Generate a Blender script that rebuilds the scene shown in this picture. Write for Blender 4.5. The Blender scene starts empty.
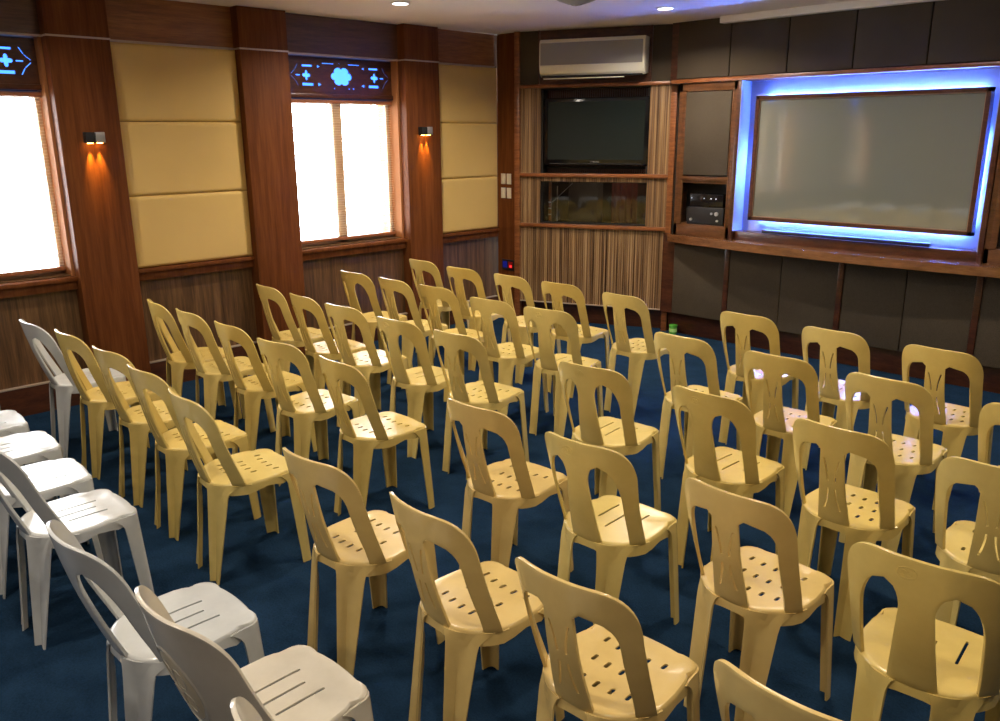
import bpy, bmesh, math, random
from mathutils import Vector, Matrix
random.seed(7)
C = bpy.context.scene.collection
PI = math.pi
SKY = 25.0
EXPO = 0.04
LEDS = 620

# ------------------------------------------------------------------ materials
def new_mat(name):
    m = bpy.data.materials.new(name); m.use_nodes = True
    nt = m.node_tree; b = nt.nodes['Principled BSDF']
    return m, nt, b

def N(nt, t, **k):
    n = nt.nodes.new(t)
    for a, v in k.items():
        if a in n.inputs: n.inputs[a].default_value = v
        else: setattr(n, a, v)
    return n

def coords(nt, scale=(1, 1, 1), kind='Object', rot=(0, 0, 0)):
    tc = N(nt, 'ShaderNodeTexCoord'); mp = N(nt, 'ShaderNodeMapping')
    mp.inputs['Scale'].default_value = scale; mp.inputs['Rotation'].default_value = rot
    nt.links.new(tc.outputs[kind], mp.inputs['Vector']); return mp.outputs['Vector']

def ramp(nt, fac, stops):
    r = N(nt, 'ShaderNodeValToRGB'); e = r.color_ramp.elements
    while len(e) < len(stops): e.new(0.5)
    for i, (p, c) in enumerate(stops): e[i].position = p; e[i].color = (*c, 1)
    nt.links.new(fac, r.inputs['Fac']); return r.outputs['Color']

def bump(nt, b, h, s=0.2, d=0.01):
    n = N(nt, 'ShaderNodeBump'); n.inputs['Strength'].default_value = s; n.inputs['Distance'].default_value = d
    nt.links.new(h, n.inputs['Height']); nt.links.new(n.outputs['Normal'], b.inputs['Normal'])

def plain(name, col, rough=0.5, metal=0.0, spec=0.5, coat=0.0):
    m, nt, b = new_mat(name)
    b.inputs['Base Color'].default_value = (*col, 1); b.inputs['Roughness'].default_value = rough
    b.inputs['Metallic'].default_value = metal; b.inputs['Specular IOR Level'].default_value = spec
    b.inputs['Coat Weight'].default_value = coat; b.inputs['Coat Roughness'].default_value = 0.12
    return m

def emit(name, col, s):
    m, nt, b = new_mat(name)
    b.inputs['Base Color'].default_value = (*col, 1)
    b.inputs['Emission Color'].default_value = (*col, 1); b.inputs['Emission Strength'].default_value = s
    return m

def wood(name, dark, mid, light, scale=(9, 9, 0.8), rough=0.3, coat=0.25, bumpy=0.08):
    m, nt, b = new_mat(name)
    v = coords(nt, scale)
    n1 = N(nt, 'ShaderNodeTexNoise', Scale=3.0, Detail=8.0, Roughness=0.65); nt.links.new(v, n1.inputs['Vector'])
    n2 = N(nt, 'ShaderNodeTexNoise', Scale=14.0, Detail=4.0, Roughness=0.6); nt.links.new(v, n2.inputs['Vector'])
    mx = N(nt, 'ShaderNodeMath', operation='MULTIPLY_ADD'); nt.links.new(n2.outputs['Fac'], mx.inputs[0]); mx.inputs[1].default_value = 0.45
    nt.links.new(n1.outputs['Fac'], mx.inputs[2])
    c = ramp(nt, mx.outputs[0], [(0.58, dark), (0.70, mid), (0.84, light)] if name == 'zebrano_slats' else [(0.5, dark), (0.72, mid), (0.92, light)])
    nt.links.new(c, b.inputs['Base Color'])
    b.inputs['Roughness'].default_value = rough; b.inputs['Coat Weight'].default_value = coat; b.inputs['Coat Roughness'].default_value = 0.15
    bump(nt, b, n2.outputs['Fac'], bumpy, 0.003)
    return m

def fabric(name, c1, c2, sc=420, rough=0.95, bs=0.35):
    m, nt, b = new_mat(name)
    v = coords(nt)
    n1 = N(nt, 'ShaderNodeTexNoise', Scale=float(sc), Detail=2.0); nt.links.new(v, n1.inputs['Vector'])
    n2 = N(nt, 'ShaderNodeTexNoise', Scale=2.2, Detail=3.0); nt.links.new(v, n2.inputs['Vector'])
    ad = N(nt, 'ShaderNodeMath', operation='MULTIPLY_ADD'); nt.links.new(n2.outputs['Fac'], ad.inputs[0]); ad.inputs[1].default_value = 0.35
    nt.links.new(n1.outputs['Fac'], ad.inputs[2])
    c = ramp(nt, ad.outputs[0], [(0.45, c1), (0.85, c2)]); nt.links.new(c, b.inputs['Base Color'])
    b.inputs['Roughness'].default_value = rough; b.inputs['Specular IOR Level'].default_value = 0.15
    bump(nt, b, n1.outputs['Fac'], bs, 0.002)
    return m

def plastic(name, c1, c2, rough=0.3):
    m, nt, b = new_mat(name)
    v = coords(nt)
    n1 = N(nt, 'ShaderNodeTexNoise', Scale=9.0, Detail=5.0, Roughness=0.6); nt.links.new(v, n1.inputs['Vector'])
    c = ramp(nt, n1.outputs['Fac'], [(0.3, c1), (0.7, c2)]); nt.links.new(c, b.inputs['Base Color'])
    b.inputs['Roughness'].default_value = rough
    n2 = N(nt, 'ShaderNodeTexNoise', Scale=260.0, Detail=2.0); nt.links.new(v, n2.inputs['Vector'])
    bump(nt, b, n2.outputs['Fac'], 0.06, 0.001)
    return m

M = {}
M['cab'] = wood('cabinet_wood', (.060, .022, .007), (.115, .045, .015), (.17, .07, .025), scale=(2, 2, 9))
M['pilaster'] = wood('mahogany_veneer', (.095, .028, .007), (.150, .046, .012), (.20, .067, .018), scale=(6, 6, .35), rough=.55, coat=.0)
M['pilaster'].node_tree.nodes['Principled BSDF'].inputs['Specular IOR Level'].default_value = .15
M['rail'] = wood('mahogany_rail', (.13, .040, .012), (.24, .080, .024), (.33, .12, .04), scale=(2, 2, 12))
M['rail_dark'] = wood('dark_mahogany', (.035, .011, .005), (.075, .024, .010), (.11, .036, .014), scale=(2, 2, 9))
M['ledge'] = wood('counter_wood', (.10, .040, .014), (.19, .078, .028), (.26, .11, .04), scale=(1.2, 9, 9), rough=0.22, coat=0.5)
M['upper'] = wood('upper_band_lit', (.16, .055, .014), (.26, .095, .024), (.36, .14, .04), scale=(1, .9, 12))  # veneer lightened, the orange light falling on it is put into the colour
M['upper_unlit'] = wood('upper_band_unlit', (.055, .024, .010), (.09, .040, .018), (.13, .06, .028), scale=(1, .9, 12))  # same veneer over the windows, its unlit look put into the colour
M['wainscot'] = wood('streaked_laminate', (.040, .018, .007), (.115, .056, .021), (.20, .105, .042), scale=(9, 9, .45), rough=0.45, coat=0.05)
M['slats'] = wood('zebrano_slats', (.060, .027, .012), (.22, .12, .055), (.46, .30, .15), scale=(11, 3, .10), rough=0.4, coat=0.1)
M['reveal'] = plain('matt_wood_reveal', (.36, .15, .055), .75, spec=.2)
M['slat_gap'] = plain('slat_groove', (.02, .012, .008), .8)
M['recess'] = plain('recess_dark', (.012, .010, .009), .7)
M['cream'] = fabric('cream_upholstery', (.66, .45, .155), (.78, .56, .21), 300, .9, .12)
M['grey_fabric'] = fabric('brown_grey_fabric', (.052, .041, .028), (.098, .078, .055), 360)
M['ceiling'] = plain('ceiling_paint', (.86, .79, .74), .85)
M['plain_wall'] = plain('painted_wall', (.30, .20, .12), .8)
M['trim_line'] = plain('pale_metal_trim', (.55, .45, .36), .35, .4)
M['white_trim'] = plain('white_painted_trim', (.88, .84, .80), .6)
M['yellow'] = plastic('cream_plastic', (.62, .455, .135), (.70, .53, .165), .23)
M['tan'] = plastic('peach_plastic', (.64, .455, .165), (.71, .525, .20), .23)
M['pale'] = plastic('pale_yellow_plastic', (.65, .50, .165), (.73, .57, .20), .23)
M['white'] = plastic('white_plastic', (.56, .58, .58), (.64, .66, .66), .18)
M['ivory'] = plastic('ivory_plastic', (.62, .57, .47), (.70, .65, .55), .18)
M['ivory_panel'] = plastic('yellowed_plastic', (.60, .50, .32), (.76, .67, .48), .3)
M['blacktv'] = plain('black_gloss', (.006, .006, .007), .12)
M['tvscreen'] = plain('tv_glass', (.012, .020, .020), .06, spec=1.0)
M['black'] = plain('black_matt', (.012, .012, .013), .5)
M['silver'] = plain('brushed_silver', (.55, .56, .58), .35, .8)
M['acbody'] = plain('cream_enamel', (.88, .86, .70), .35)
M['acgrille'] = plain('grey_grille', (.36, .35, .30), .5)
M['switch'] = plain('switch_plate', (.80, .76, .66), .4)
M['blind'] = plain('blind_slat', (.74, .58, .40), .5)
M['winframe'] = plain('frame_lit_tan', (.50, .36, .24), .6)  # dark frame coloured tan to stand in for light on the slats
M['blindrail'] = wood('blind_rail_wood', (.22, .07, .03), (.34, .12, .05), (.42, .17, .08), scale=(9, .9, 9))
M['red_led'] = emit('red_led', (1, .02, .02), 6)
M['blue_led_small'] = emit('small_blue_led', (.004, .01, .25), .35)
M['red_plate'] = plain('red_plastic', (.35, .01, .01), .4)
M['green'] = plain('green_plastic', (.10, .45, .05), .4)
M['green_lt'] = plain('light_green_label', (.45, .75, .25), .5)
M['blue_glow'] = emit('blue_led_panel', (.05, .22, 1.0), 3.2)
M['led_strip'] = emit('blue_led_strip', (.085, .21, 1.0), LEDS)
M['niche_back'] = plain('niche_white', (.42, .46, .62), .7)
M['maroon'] = plain('maroon_curtain', (.16, .035, .025), .9)
M['boothgrey'] = plain('booth_grey', (.10, .09, .08), .9)
M['frame_alu'] = plain('screen_bezel', (.30, .19, .13), .35, .3)
M['lampglow'] = emit('amber_lamp_face', (1, .45, .08), 30)
M['whiteglow'] = emit('cool_lamp_face', (.95, .97, 1), 18)
M['dimled'] = emit('dim_indicator', (.8, .85, 1), .8)

# projection surface: satin grey
m, nt, b = new_mat('projection_surface')
b.inputs['Base Color'].default_value = (.165, .175, .140, 1); b.inputs['Roughness'].default_value = .62
b.inputs['Coat Weight'].default_value = 1.0; b.inputs['Coat Roughness'].default_value = .055; b.inputs['Coat IOR'].default_value = 2.3
n1 = N(nt, 'ShaderNodeTexNoise', Scale=2.0, Detail=2.0); nt.links.new(coords(nt), n1.inputs['Vector']); bump(nt, b, n1.outputs['Fac'], .05, .01)
M['proj'] = m

# carpet
m, nt, b = new_mat('blue_carpet')
v = coords(nt)
n1 = N(nt, 'ShaderNodeTexNoise', Scale=110.0, Detail=4.0, Roughness=.8); nt.links.new(v, n1.inputs['Vector'])
n2 = N(nt, 'ShaderNodeTexNoise', Scale=7.0, Detail=5.0, Roughness=.7); nt.links.new(v, n2.inputs['Vector'])
ad = N(nt, 'ShaderNodeMath', operation='MULTIPLY_ADD'); nt.links.new(n2.outputs['Fac'], ad.inputs[0]); ad.inputs[1].default_value = 0.7
nt.links.new(n1.outputs['Fac'], ad.inputs[2])
c = ramp(nt, ad.outputs[0], [(0.45, (.0045, .0105, .022)), (1.0, (.016, .040, .083))]); nt.links.new(c, b.inputs['Base Color'])
b.inputs['Roughness'].default_value = 1.0; b.inputs['Specular IOR Level'].default_value = .0
bump(nt, b, n1.outputs['Fac'], .6, .006)
M['carpet'] = m

# glass
def glass(name, tint, refl):
    m, nt, b = new_mat(name)
    out = nt.nodes['Material Output']; nt.nodes.remove(b)
    t = N(nt, 'ShaderNodeBsdfTransparent'); t.inputs['Color'].default_value = (*tint, 1)
    g = N(nt, 'ShaderNodeBsdfGlossy'); g.inputs['Roughness'].default_value = .02; g.inputs['Color'].default_value = (1, 1, 1, 1)
    f = N(nt, 'ShaderNodeFresnel'); f.inputs['IOR'].default_value = refl
    mx = N(nt, 'ShaderNodeMixShader'); nt.links.new(f.outputs[0], mx.inputs[0]); nt.links.new(t.outputs[0], mx.inputs[1]); nt.links.new(g.outputs[0], mx.inputs[2])
    nt.links.new(mx.outputs[0], out.inputs['Surface']); return m
M['glass'] = glass('window_glass', (.97, .98, 1), 1.45)
M['booth_glass'] = glass('booth_glass', (.8, .8, .8), 1.5)

# ------------------------------------------------------------------ mesh helpers
def link(name, me, mat=None, parent=None):
    o = bpy.data.objects.new(name, me); C.objects.link(o)
    if mat is not None:
        me.materials.clear(); me.materials.append(M[mat] if isinstance(mat, str) else mat)
    if parent is not None: o.parent = parent
    return o

def finish(bm, name, smooth=None):
    bmesh.ops.remove_doubles(bm, verts=bm.verts, dist=1e-5)
    bmesh.ops.recalc_face_normals(bm, faces=bm.faces)
    me = bpy.data.meshes.new(name); bm.to_mesh(me); bm.free()
    if smooth:
        for p in me.polygons: p.use_smooth = True
        me.set_sharp_from_angle(angle=math.radians(smooth))
    return me

def bx(bm, x0, x1, y0, y1, z0, z1, bev=0.0, mi=0):
    r = bmesh.ops.create_cube(bm, size=1.0)
    vs = r['verts']
    for v in vs:
        v.co = Vector(((x0 + x1) / 2 + v.co.x * (x1 - x0), (y0 + y1) / 2 + v.co.y * (y1 - y0), (z0 + z1) / 2 + v.co.z * (z1 - z0)))
    if bev > 0:
        es = list({e for v in vs for e in v.link_edges})
        bmesh.ops.bevel(bm, geom=es, offset=bev, segments=3, profile=.5, affect='EDGES')
    return vs

def box(name, x0, x1, y0, y1, z0, z1, mat, parent=None, bev=0.0):
    bm = bmesh.new(); bx(bm, x0, x1, y0, y1, z0, z1)
    if bev > 0: bmesh.ops.bevel(bm, geom=bm.edges[:], offset=bev, segments=3, profile=.5, affect='EDGES')
    return link(name, finish(bm, name, 35 if bev else None), mat, parent)

def boxes(name, lst, mat, parent=None, bev=0.0):
    bm = bmesh.new()
    for t in lst: bx(bm, *t)
    if bev > 0: bmesh.ops.bevel(bm, geom=bm.edges[:], offset=bev, segments=2, profile=.5, affect='EDGES')
    return link(name, finish(bm, name, 35 if bev else None), mat, parent)

def cyl(bm, p, r1, r2, h, seg=24, axis='Z'):
    mt = Matrix.Translation(Vector(p))
    if axis == 'Y': mt = mt @ Matrix.Rotation(PI / 2, 4, 'X')
    if axis == 'X': mt = mt @ Matrix.Rotation(PI / 2, 4, 'Y')
    bmesh.ops.create_cone(bm, cap_ends=True, segments=seg, radius1=r1, radius2=r2, depth=h, matrix=mt)

def struct(o, label=None):
    o['kind'] = 'structure'
    if label: o['label'] = label
    return o

def thing(name, label, cat, loc=(0, 0, 0), rotz=0.0, group=None):
    o = bpy.data.objects.new(name, None); o.empty_display_size = .1; C.objects.link(o)
    o.location = loc; o.rotation_euler = (0, 0, rotz)
    return tag(o, label, cat, group)

def tag(o, label, cat, group=None):
    o['label'] = label; o['category'] = cat
    if group: o['group'] = group
    return o

def bake(o):
    """apply an object's modifiers into a fresh mesh"""
    dg = bpy.context.evaluated_depsgraph_get(); dg.update()
    me = bpy.data.meshes.new_from_object(o.evaluated_get(dg))
    o.modifiers.clear(); o.data = me
    return o

def boolean_cut(o, cutter_me, name='cut'):
    c = bpy.data.objects.new(name, cutter_me); C.objects.link(c)
    md = o.modifiers.new('b', 'BOOLEAN'); md.operation = 'DIFFERENCE'; md.object = c; md.solver = 'EXACT'
    bake(o)
    bpy.data.objects.remove(c)
    return o

def shade(o, ang=40):
    for p in o.data.polygons: p.use_smooth = True
    o.data.set_sharp_from_angle(angle=math.radians(ang))
    return o

def lerp(a, b, t): return a + (b - a) * t
def interp(x, pts):
    if x <= pts[0][0]: return pts[0][1]
    for (a, fa), (b, fb) in zip(pts, pts[1:]):
        if x <= b: return lerp(fa, fb, (x - a) / (b - a))
    return pts[-1][1]

# ------------------------------------------------------------------ chair
SH = .115
class Spec: pass
def spec(kind):
    s = Spec(); s.kind = kind
    s.lean = 0.0; s.W = .190; s.ztop = .843; s.hole_lo = .448
    if kind == 'B': s.W = .196
    if kind in 'WV': s.lean = .030; s.W = .190; s.ztop = .838
    return s

def yback(s, x, z):
    t = (z - .43) / (.84 - .43)
    yc = lerp(-.200, -.285 - s.lean, t) - .012 * math.sin(PI * max(0, min(1, t)))
    k = lerp(.115, .055, max(0, min(1, t)))
    return yc + k * min(1.15, abs(x) / .183) ** 2.4

def ztop_at(s, x):
    u = min(1, abs(x) / s.W)
    zs = s.ztop - SH
    return zs + SH * (1 - u ** 6.0) ** (1 / 2.1)

def xo_at(s, z):
    zs = s.ztop - SH
    if z <= zs: return interp(z, [(.43, .181), (.5, .184), (.6, .187), (zs, s.W)])
    q = ((z - zs) / SH) ** 2.1
    return s.W * max(0, 1 - q) ** (1 / 6.0)

def make_backrest(s, mat):
    zap = s.ztop - (.082 if s.kind in 'AW' else .078)
    zlow = .442
    if s.kind in 'A':
        xm = .062
        def xs(z): return interp(z, [(.43, .061), (.6, .048), (zap - .012, .044), (zap, xm)])
        z0 = zap - .085
        def xi(z):
            base = interp(z, [(.43, .146), (.5, .149), (.62, .147), (.8, .145)])
            if z < z0: return base
            return xm + (base - xm) * max(0, 1 - ((z - z0) / (zap - z0)) ** 2.5) ** (1 / 2.5)
    else:
        xm = .084 if s.kind == 'B' else .090
        z1 = zap - .075; z0 = zap - .13
        sw = .043 if s.kind == 'B' else .040
        def xs(z):
            b0 = interp(z, [(.43, .064), (.6, .050), (z1, sw)])
            if z < z1: return b0
            return sw + (xm - sw) * (1 - max(0, 1 - ((z - z1) / (zap - z1)) ** 2) ** .5)
        def xi(z):
            base = interp(z, [(.43, .144), (.5, .147), (.62, .148), (.8, .146)])
            if z < z0: return base
            return xm + (base - xm) * max(0, 1 - ((z - z0) / (zap - z0)) ** 2.1) ** (1 / 2.1)
    if s.kind == 'V':
        def xi(z): return .100
        def xs(z): return .100
    zs = [lerp(zlow, zap - .13, i / 9) for i in range(9)] + [zap - .13 * math.cos(PI / 2 * i / 14) if i < 14 else zap for i in range(15)]
    nst, nsp = 10, 10
    bm = bmesh.new(); grid = []
    def P(x, z): return bm.verts.new((x, yback(s, x, z), z))
    rows = []
    for z in zs:
        a, b2, c2 = xo_at(s, z), xi(z), xs(z)
        L = [P(-lerp(a, b2, (i / nst) ** 1.7), z) for i in range(nst + 1)]
        Md = [P(lerp(-c2, c2, i / nsp), z) for i in range(nsp + 1)]
        Rr = [P(lerp(a, b2, (1 - i / nst) ** 1.7), z) for i in range(nst + 1)]
        rows.append((L, Md, Rr))
    for r0, r1 in zip(rows, rows[1:]):
        for a, b2 in zip(r0, r1):
            for i in range(len(a) - 1): bm.faces.new((a[i], a[i + 1], b2[i + 1], b2[i]))
    # band above the openings
    top = rows[-1]
    xsT = [v.co.x for v in top[0]] + [v.co.x for v in top[1]][1:] + [v.co.x for v in top[2]][1:]
    nb = 6; prev = None
    for j in range(nb + 1):
        row = [P(x, lerp(zap, ztop_at(s, x), j / nb)) for x in xsT]
        if prev:
            for i in range(len(row) - 1):
                bm.faces.new((prev[i], prev[i + 1], row[i + 1], row[i]))
        prev = row
    bmesh.ops.remove_doubles(bm, verts=bm.verts, dist=2e-4)
    bad = [f for f in bm.faces if f.calc_area() < 1e-9]
    if bad: bmesh.ops.delete(bm, geom=bad, context='FACES')
    me = finish(bm, 'backrest')
    o = link('backrest', me, mat)
    md = o.modifiers.new('s', 'SOLIDIFY'); md.thickness = .010; md.offset = 0
    bake(o)
    md = o.modifiers.new('v', 'BEVEL'); md.width = .0032; md.segments = 2; md.limit_method = 'ANGLE'; md.angle_limit = math.radians(50)
    bake(o)
    if s.kind == 'A':       # two curved slits ) ( through the centre splat
        cb = bmesh.new()
        for sx in (-1, 1):
            n = 14; pts = []
            for i in range(n + 1):
                z = lerp(.50, .715, i / n)
                if abs(i - n / 2) < .6: pass
                x = sx * (.013 + .017 * ((i / n - .5) * 2) ** 2)
                pts.append((x, z))
            for (xa, za), (xb, zb) in [(pts[0], None)][:0] or []: pass
            for seg in (pts[:n // 2], pts[n // 2 + 1:]):
                ring = [(x - .0034, z) for x, z in seg] + [(x + .0034, z) for x, z in reversed(seg)]
                f = [cb.verts.new((x, -.40, z)) for x, z in ring]; g = [cb.verts.new((x, -.08, z)) for x, z in ring]
                cb.faces.new(f); cb.faces.new(list(reversed(g)))
                for i in range(len(f)):
                    j = (i + 1) % len(f); cb.faces.new((f[j], f[i], g[i], g[j]))
        boolean_cut(o, finish(cb, 'slit_cutter'))
    shade(o, 42)
    return o

OUT = [(0, -.206), (.035, -.206), (.062, -.203), (.078, -.199), (.096, -.191), (.116, -.178), (.135, -.161), (.152, -.141),
       (.168, -.117), (.180, -.088), (.184, -.050), (.183, 0), (.179, .045), (.174, .072), (.168, .086), (.162, .095), (.1645, .106), (.168, .116),
       (.167, .132), (.160, .148), (.148, .160), (.130, .168), (.110, .169), (.094, .166), (.07, .170), (.035, .173), (0, .174)]
def seat_z(x, y, k):
    z = .447
    e = max(0, (k - .55) / .45)
    z += .006 * e * e * (1 if y > 0 else .6)                       # shallow dish
    if y < -.06: z -= .001 * min(1, (-.06 - y) / .08) * min(1, abs(x) / .12) ** 1.5   # rear ears sweep up
    z -= .004 * max(0, y - .05) / .11
    return z

def make_seat(s, mat):
    ol = OUT + [(-x, y) for x, y in reversed(OUT[1:-1])]
    cx, cy = 0, -.012
    rings = [(.12, 0), (.3, 0), (.5, 0), (.68, 0), (.82, 0), (.92, 0), (.97, -.0015), (.993, -.006), (1.0, -.014), (1.004, -.030), (1.008, -.052)]
    bm = bmesh.new(); prev = None
    ctr = bm.verts.new((cx, cy, seat_z(0, 0, 0)))
    for k, dz in rings:
        ring = []
        for x, y in ol:
            X = cx + (x - cx) * k; Y = cy + (y - cy) * k
            z = seat_z(X, Y, min(k, 1)) + dz
            if dz < -.02:       # skirt arches up between the legs
                m = max(0, 1 - abs(x) / .10) if abs(y) > .14 else max(0, 1 - abs(y) / .07)
                z += .014 * min(1, m * 1.5) * (abs(dz) / .052)
            ring.append(bm.verts.new((X, Y, z)))
        n = len(ring)
        for i in range(n):
            j = (i + 1) % n
            if prev: bm.faces.new((prev[i], prev[j], ring[j], ring[i]))
            else: bm.faces.new((ctr, ring[i], ring[j]))
        prev = ring
    bmesh.ops.recalc_face_normals(bm, faces=bm.faces)
    me = bpy.data.meshes.new('seat'); bm.to_mesh(me); bm.free()
    o = link('seat', me, mat)
    up = sum(p.normal.z * p.area for p in me.polygons)
    md = o.modifiers.new('s', 'SOLIDIFY'); md.thickness = .005; md.offset = -1 if up > 0 else 1
    bake(o)
    cb = bmesh.new()
    def slot(x, y, l, w):
        n = 6; ring = []
        for i in range(n + 1): a = PI * i / n; ring.append((x + w / 2 * math.cos(a), y + (l - w) / 2 + w / 2 * math.sin(a)))
        for i in range(n + 1): a = PI + PI * i / n; ring.append((x + w / 2 * math.cos(a), y - (l - w) / 2 + w / 2 * math.sin(a)))
        f = [cb.verts.new((p[0], p[1], .425)) for p in ring]; g = [cb.verts.new((p[0], p[1], .50)) for p in ring]
        cb.faces.new(list(reversed(f))); cb.faces.new(g)
        for i in range(len(f)):
            j = (i + 1) % len(f); cb.faces.new((f[i], f[j], g[j], g[i]))
    if s.kind == 'A':
        for r, (y, n) in enumerate([(.070, 5), (-.018, 4), (-.105, 5)]):
            for i in range(n):
                x = (i - (n - 1) / 2) * .048
                slot(x, y + .012 * (abs(x) / .094) ** 2, .030, .0125)
    elif s.kind == 'B':
        slot(-.070, .035, .140, .0085); slot(0, -.02, .140, .0085); slot(.070, .035, .140, .0085)
    else:
        slot(-.058, .01, .150, .0085); slot(0, -.012, .150, .0085); slot(.058, .01, .150, .0085)
    boolean_cut(o, finish(cb, 'slot_cutter'))
    shade(o, 38)
    return o

def make_leg(s, front, sx, mat):
    if front:
        top = [(.085, .156), (.112, .159), (.136, .161), (.151, .157), (.163, .147), (.1695, .132), (.170, .116), (.172, .085), (.178, .055)]
        nom = [(.118, .160), (.130, .161), (.144, .160), (.156, .155), (.165, .145), (.170, .132), (.171, .120), (.172, .108), (.174, .094)]
        bot = [(.148, .176), (.157, .178), (.167, .179), (.177, .178), (.184, .172), (.187, .163), (.188, .154), (.188, .145), (.187, .136)]
    else:
        top = [(.040, -.208), (.060, -.206), (.076, -.199), (.094, -.191), (.112, -.178), (.130, -.160), (.149, -.143), (.168, -.117), (.184, -.070)]
        nom = [(.056, -.210), (.062, -.207), (.072, -.192), (.082, -.177), (.096, -.174), (.110, -.171), (.125, -.166), (.138, -.160), (.149, -.153)]
        bot = [(.068, -.247), (.071, -.246), (.077, -.236), (.083, -.227), (.092, -.229), (.101, -.231), (.111, -.233), (.121, -.234), (.128, -.233)]
    ztop = .440 if front else .448
    bm = bmesh.new(); prev = None
    ts = [0, .03, .06, .10, .16, .25, .4, .55, .7, .85, 1.0]
    for t in ts:
        z = ztop * (1 - t)
        q = min(1, t / .12); q = 1 - (1 - q) ** 2
        row = []
        for a, b2, c2 in zip(top, nom, bot):
            i_ = len(row); qq = q if i_ > 4 or i_ < 1 or front else min(1, t / .30) ** 1.2
            px, py = lerp(a[0], b2[0], qq), lerp(a[1], b2[1], qq)
            # taper
            u = t
            X = lerp(px, c2[0], u); Y = lerp(py, c2[1], u)
            zz = z
            if not front and t < .2:
                zz += seat_z(a[0], a[1], 1) - .010 - .447 if t == 0 else 0
            row.append(bm.verts.new((sx * X, Y, zz)))
        if prev:
            for i in range(len(row) - 1): bm.faces.new((prev[i], prev[i + 1], row[i + 1], row[i]))
        prev = row
    # small foot pad
    me = finish(bm, 'leg')
    o = link('leg', me, mat)
    # thickness towards the inside of the channel
    md = o.modifiers.new('s', 'SOLIDIFY'); md.thickness = .006; md.offset = 0
    bake(o)
    shade(o, 45)
    return o

def oval_panel(s, root):
    bm = bmesh.new(); zc, rx, rz = .615, .080, .112; n = 36; m = 7
    for off in (-.0062, .0062):
        rings = [[bm.verts.new((0, yback(s, 0, zc) + off, zc))]]
        for k in range(1, m + 1):
            q = k / m; o = off if k < m else off * .6
            rings.append([bm.verts.new((rx * q * math.cos(2 * PI * i / n), yback(s, rx * q * math.cos(2 * PI * i / n), zc + rz * q * math.sin(2 * PI * i / n)) + o, zc + rz * q * math.sin(2 * PI * i / n))) for i in range(n)])
        for i in range(n): bm.faces.new((rings[0][0], rings[1][i], rings[1][(i + 1) % n]))
        for a, b2 in zip(rings[1:], rings[2:]):
            for i in range(n): bm.faces.new((a[i], b2[i], b2[(i + 1) % n], a[(i + 1) % n]))
    o = link('oval_panel', finish(bm, 'oval_panel', 50), 'ivory_panel', root); o['label'] = 'yellowed oval back panel'
    bm = bmesh.new()      # raised rim and scroll relief around the panel
    def loop(pts, r, sgn):
        n = len(pts); rows = []
        for i in range(n):
            x, z = pts[i]; xa, za = pts[i - 1]; xb, zb = pts[(i + 1) % n]
            tx, tz = xb - xa, zb - za; l = math.hypot(tx, tz) or 1; nx, nz = -tz / l, tx / l
            rows.append([bm.verts.new((x + nx * r, yback(s, x + nx * r, z + nz * r) + sgn * .0045, z + nz * r)), bm.verts.new((x, yback(s, x, z) + sgn * .0082, z)), bm.verts.new((x - nx * r, yback(s, x - nx * r, z - nz * r) + sgn * .0045, z - nz * r))])
        for i in range(n):
            a, b2 = rows[i], rows[(i + 1) % n]
            for k in range(2): bm.faces.new((a[k], a[k + 1], b2[k + 1], b2[k]))
    for sgn in (-1, 1):
        loop([((rx + .003) * math.cos(2 * PI * i / n), zc + (rz + .003) * math.sin(2 * PI * i / n)) for i in range(n)], .005, sgn)
        for a in range(4):
            cx, cz = .036 * math.cos(a * PI / 2 + .785), zc + .052 * math.sin(a * PI / 2 + .785)
            loop([(cx + .022 * math.cos(2 * PI * i / 18), cz + .030 * math.sin(2 * PI * i / 18)) for i in range(18)], .0014, sgn)
    link('panel_rim', finish(bm, 'panel_rim', 60), 'ivory', o)

def make_chair(kind, mat, label):
    s = spec(kind)
    root = thing('plastic_chair', label, 'chair')
    if kind == 'V': oval_panel(s, root)
    b = make_backrest(s, mat); b.parent = root
    st = make_seat(s, mat); st.parent = root
    for fr in (0, 1):
        for sx in (-1, 1):
            l = make_leg(s, fr, sx, mat); l.parent = root
    return root

def add_emblem(root, s, mat):
    """faint oval moulding mark on the back of the top band"""
    bm = bmesh.new()
    def pt(x, z, o): return (x, yback(s, x, z) - .005 - o, z)
    def tubeloop(pts, r):
        n = len(pts); rows = []
        for i in range(n):
            x, z = pts[i]; xa, za = pts[i - 1]; xb, zb = pts[(i + 1) % n]
            tx, tz = xb - xa, zb - za; l = math.hypot(tx, tz); nx, nz = -tz / l, tx / l
            rows.append([bm.verts.new(pt(x + nx * r, z + nz * r, -.001)), bm.verts.new(pt(x, z, .0013)), bm.verts.new(pt(x - nx * r, z - nz * r, -.001))])
        for i in range(n):
            a, b2 = rows[i], rows[(i + 1) % n]
            for k in range(2): bm.faces.new((a[k], a[k + 1], b2[k + 1], b2[k]))
    zc = s.ztop - .042
    for cx, rx, rz in ((-.030, .024, .017),):
        tubeloop([(cx + rx * math.cos(a * PI / 12), zc + rz * math.sin(a * PI / 12)) for a in range(24)], .0016)
        tubeloop([(cx - .007 + .006 * math.cos(a * PI / 6), zc + .007 * math.sin(a * PI / 6)) for a in range(12)], .0012)
        tubeloop([(cx + .008 + .006 * math.cos(a * PI / 6), zc + .007 * math.sin(a * PI / 6)) for a in range(12)], .0012)
    o = link('emblem', finish(bm, 'emblem', 60), mat, root)
    return o

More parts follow.
